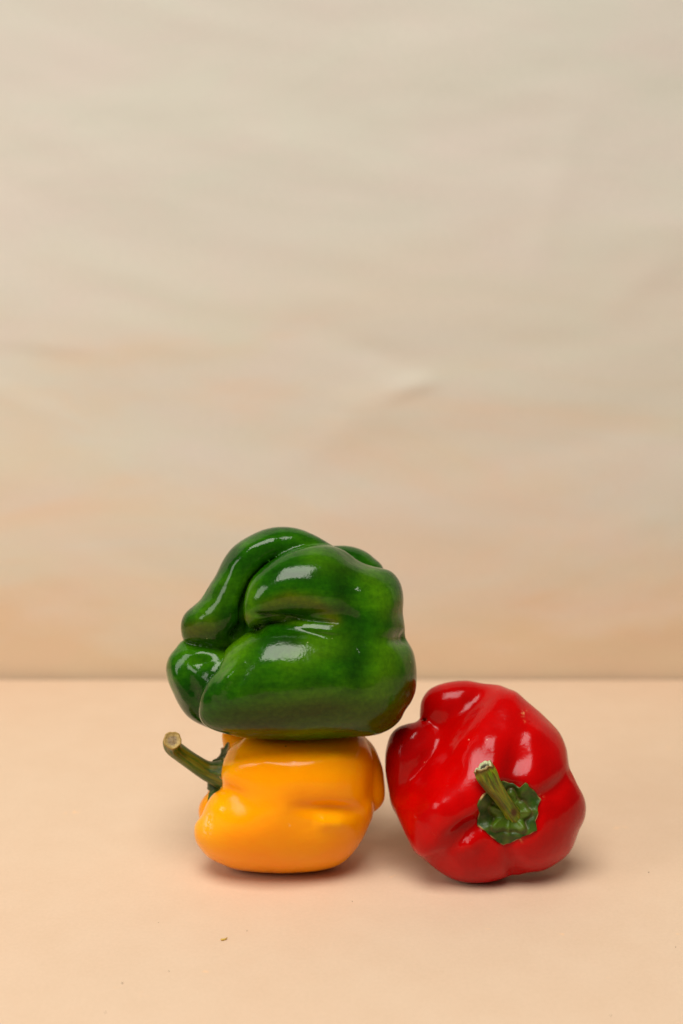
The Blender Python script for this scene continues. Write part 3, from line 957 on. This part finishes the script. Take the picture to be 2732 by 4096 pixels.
# red pepper: leafy cap facing the viewer, crooked stem with a torn end
rb = bvh_of(rv, rfc)
rcx, rcy = 940.0, 1000.0
hit = rb.ray_cast(Vector(CAM * CM), Vector(ray(1500 + rcx * 0.574, 2680 + rcy * 0.574)).normalized())
hp = np.array(hit[0]) / CM
rcc = RF.back(hp)[2]
print('RED calyx depth c', rcc, 'camera depth cm', (hp - CAM) @ FWD)
rn = CAM - hp; rn /= np.linalg.norm(rn)
re1 = RIGHT - rn * (RIGHT @ rn); re1 /= np.linalg.norm(re1)
re2 = np.cross(re1, rn); re2 = re2 if re2 @ UPV < 0 else -re2
trace = [(868, 802), (905, 785), (960, 800), (1008, 834), (1048, 798), (1100, 850), (1152, 905), (1128, 955), (1130, 1000), (1112, 1050), (1120, 1112),
         (1040, 1148), (960, 1185), (890, 1212), (800, 1140), (722, 1072), (735, 1000), (728, 940), (770, 880), (800, 850)]
make_calyx(r_root, RF, hp, re1, re2, rn, [(x - rcx, y - rcy) for x, y in trace], rb, calyx_green, 0.06, 122, 11, curl=0.035)


def red_brown(L, A, V):
    x, y, c = RF.back(V)
    d, w = poly_dist2(x, y, [(725, 790, 0.9), (790, 860, 0.8), (850, 900, 0.7), (900, 960, 0.7)])
    a = w * np.exp(-(d / 26) ** 2)
    d2 = np.hypot((x - 968) / 22, (y - 992) / 30)
    a = np.maximum(a, np.clip(1.6 - d2, 0, 1))
    return np.maximum(a, np.clip((L - 0.90) / 0.08, 0, 0.9))


c = rcc
make_stem(r_root, [RF.pt(975, 1020, c - 20), RF.pt(962, 1003, c + 30), RF.pt(925, 950, c + 80), RF.pt(868, 868, c + 135), RF.pt(815, 790, c + 180), RF.pt(782, 730, c + 202), RF.pt(755, 680, c + 208)],
          [q * RF.unit for q in (82, 62, 51, 53, 63, 74, 68)], stem_red_m, cut_red, 0.05, 8, 0.05, red_brown,
          [(1.04, 0.03), (0.90, 0.06), (0.78, 0.0), (0.62, -0.12), (0.40, -0.16), (0.15, -0.10)])

# ------------------------------------------------------------------ crumbs and specks on the paper
def table_pt(u, v):
    r = ray(u, v)
    return CAM + r * (-CAM[2] / r[2])


def flake(name, u, v, length, width, rot, mat):
    p = table_pt(u, v)
    n = 9; V = []; rnd = random.Random(int(u + v))
    for z in (0.004, 0.05):
        for k in range(n):
            a = 2 * math.pi * k / n
            q = rnd.uniform(0.65, 1.15)
            x, y = math.cos(a) * length * q, math.sin(a) * width * q
            V.append(p + np.array([x * math.cos(rot) - y * math.sin(rot), x * math.sin(rot) + y * math.cos(rot), z + (0.05 * (x / length) ** 2)]))
    F = [tuple(range(n))[::-1], tuple(range(n, 2 * n))] + [(k, (k + 1) % n, n + (k + 1) % n, n + k) for k in range(n)]
    return mesh_obj(name, V, F, mat, origin=p)


def plain(name, col, rough=0.7):
    m, nt, b = new_mat(name)
    n = noise_tex(nt, 1500, 3, 0.6)
    c_ = ramp(nt, n.outputs[0], [(0.3, tuple(q * 0.7 for q in col)), (0.7, tuple(min(1, q * 1.3) for q in col))])
    nt.links.new(c_, b.inputs['Base Color']); b.inputs['Roughness'].default_value = rough
    return m


fl = flake('crumb', 895, 3762, 0.13, 0.026, 0.45, plain('ochre_crumb', (0.62, 0.38, 0.05)))
fl['label'] = 'small ochre crumb on the paper in front of the yellow pepper'; fl['category'] = 'crumb'
dk = plain('dark_speck', (0.10, 0.06, 0.04))
SV, SF = [], []
for (u, v, rr) in [(489, 3934, 0.020), (676, 3886, 0.010), (988, 3725, 0.010), (634, 3692, 0.009), (2595, 3490, 0.016), (422, 4052, 0.013), (2443, 4064, 0.013), (2702, 3790, 0.015), (1409, 3607, 0.010)]:
    p = table_pt(u, v); b0 = len(SV)
    rnd = random.Random(u)
    for z in (0.004, 0.028):
        for k in range(6):
            a = k * math.pi / 3
            q = rr * rnd.uniform(0.6, 1.2)
            SV.append(p + np.array([math.cos(a) * q, math.sin(a) * q * 1.4, z]))
    SF += [tuple(b0 + k for k in range(5, -1, -1)), tuple(b0 + 6 + k for k in range(6))] + [(b0 + k, b0 + (k + 1) % 6, b0 + 6 + (k + 1) % 6, b0 + 6 + k) for k in range(6)]
sp = mesh_obj('dust_specks', SV, SF, dk, smooth=False)
sp['kind'] = 'stuff'; sp['label'] = 'tiny dark specks of dust scattered on the peach paper'; sp['category'] = 'dust'

for o in (y_root, g_root, r_root):
    del o['_org']
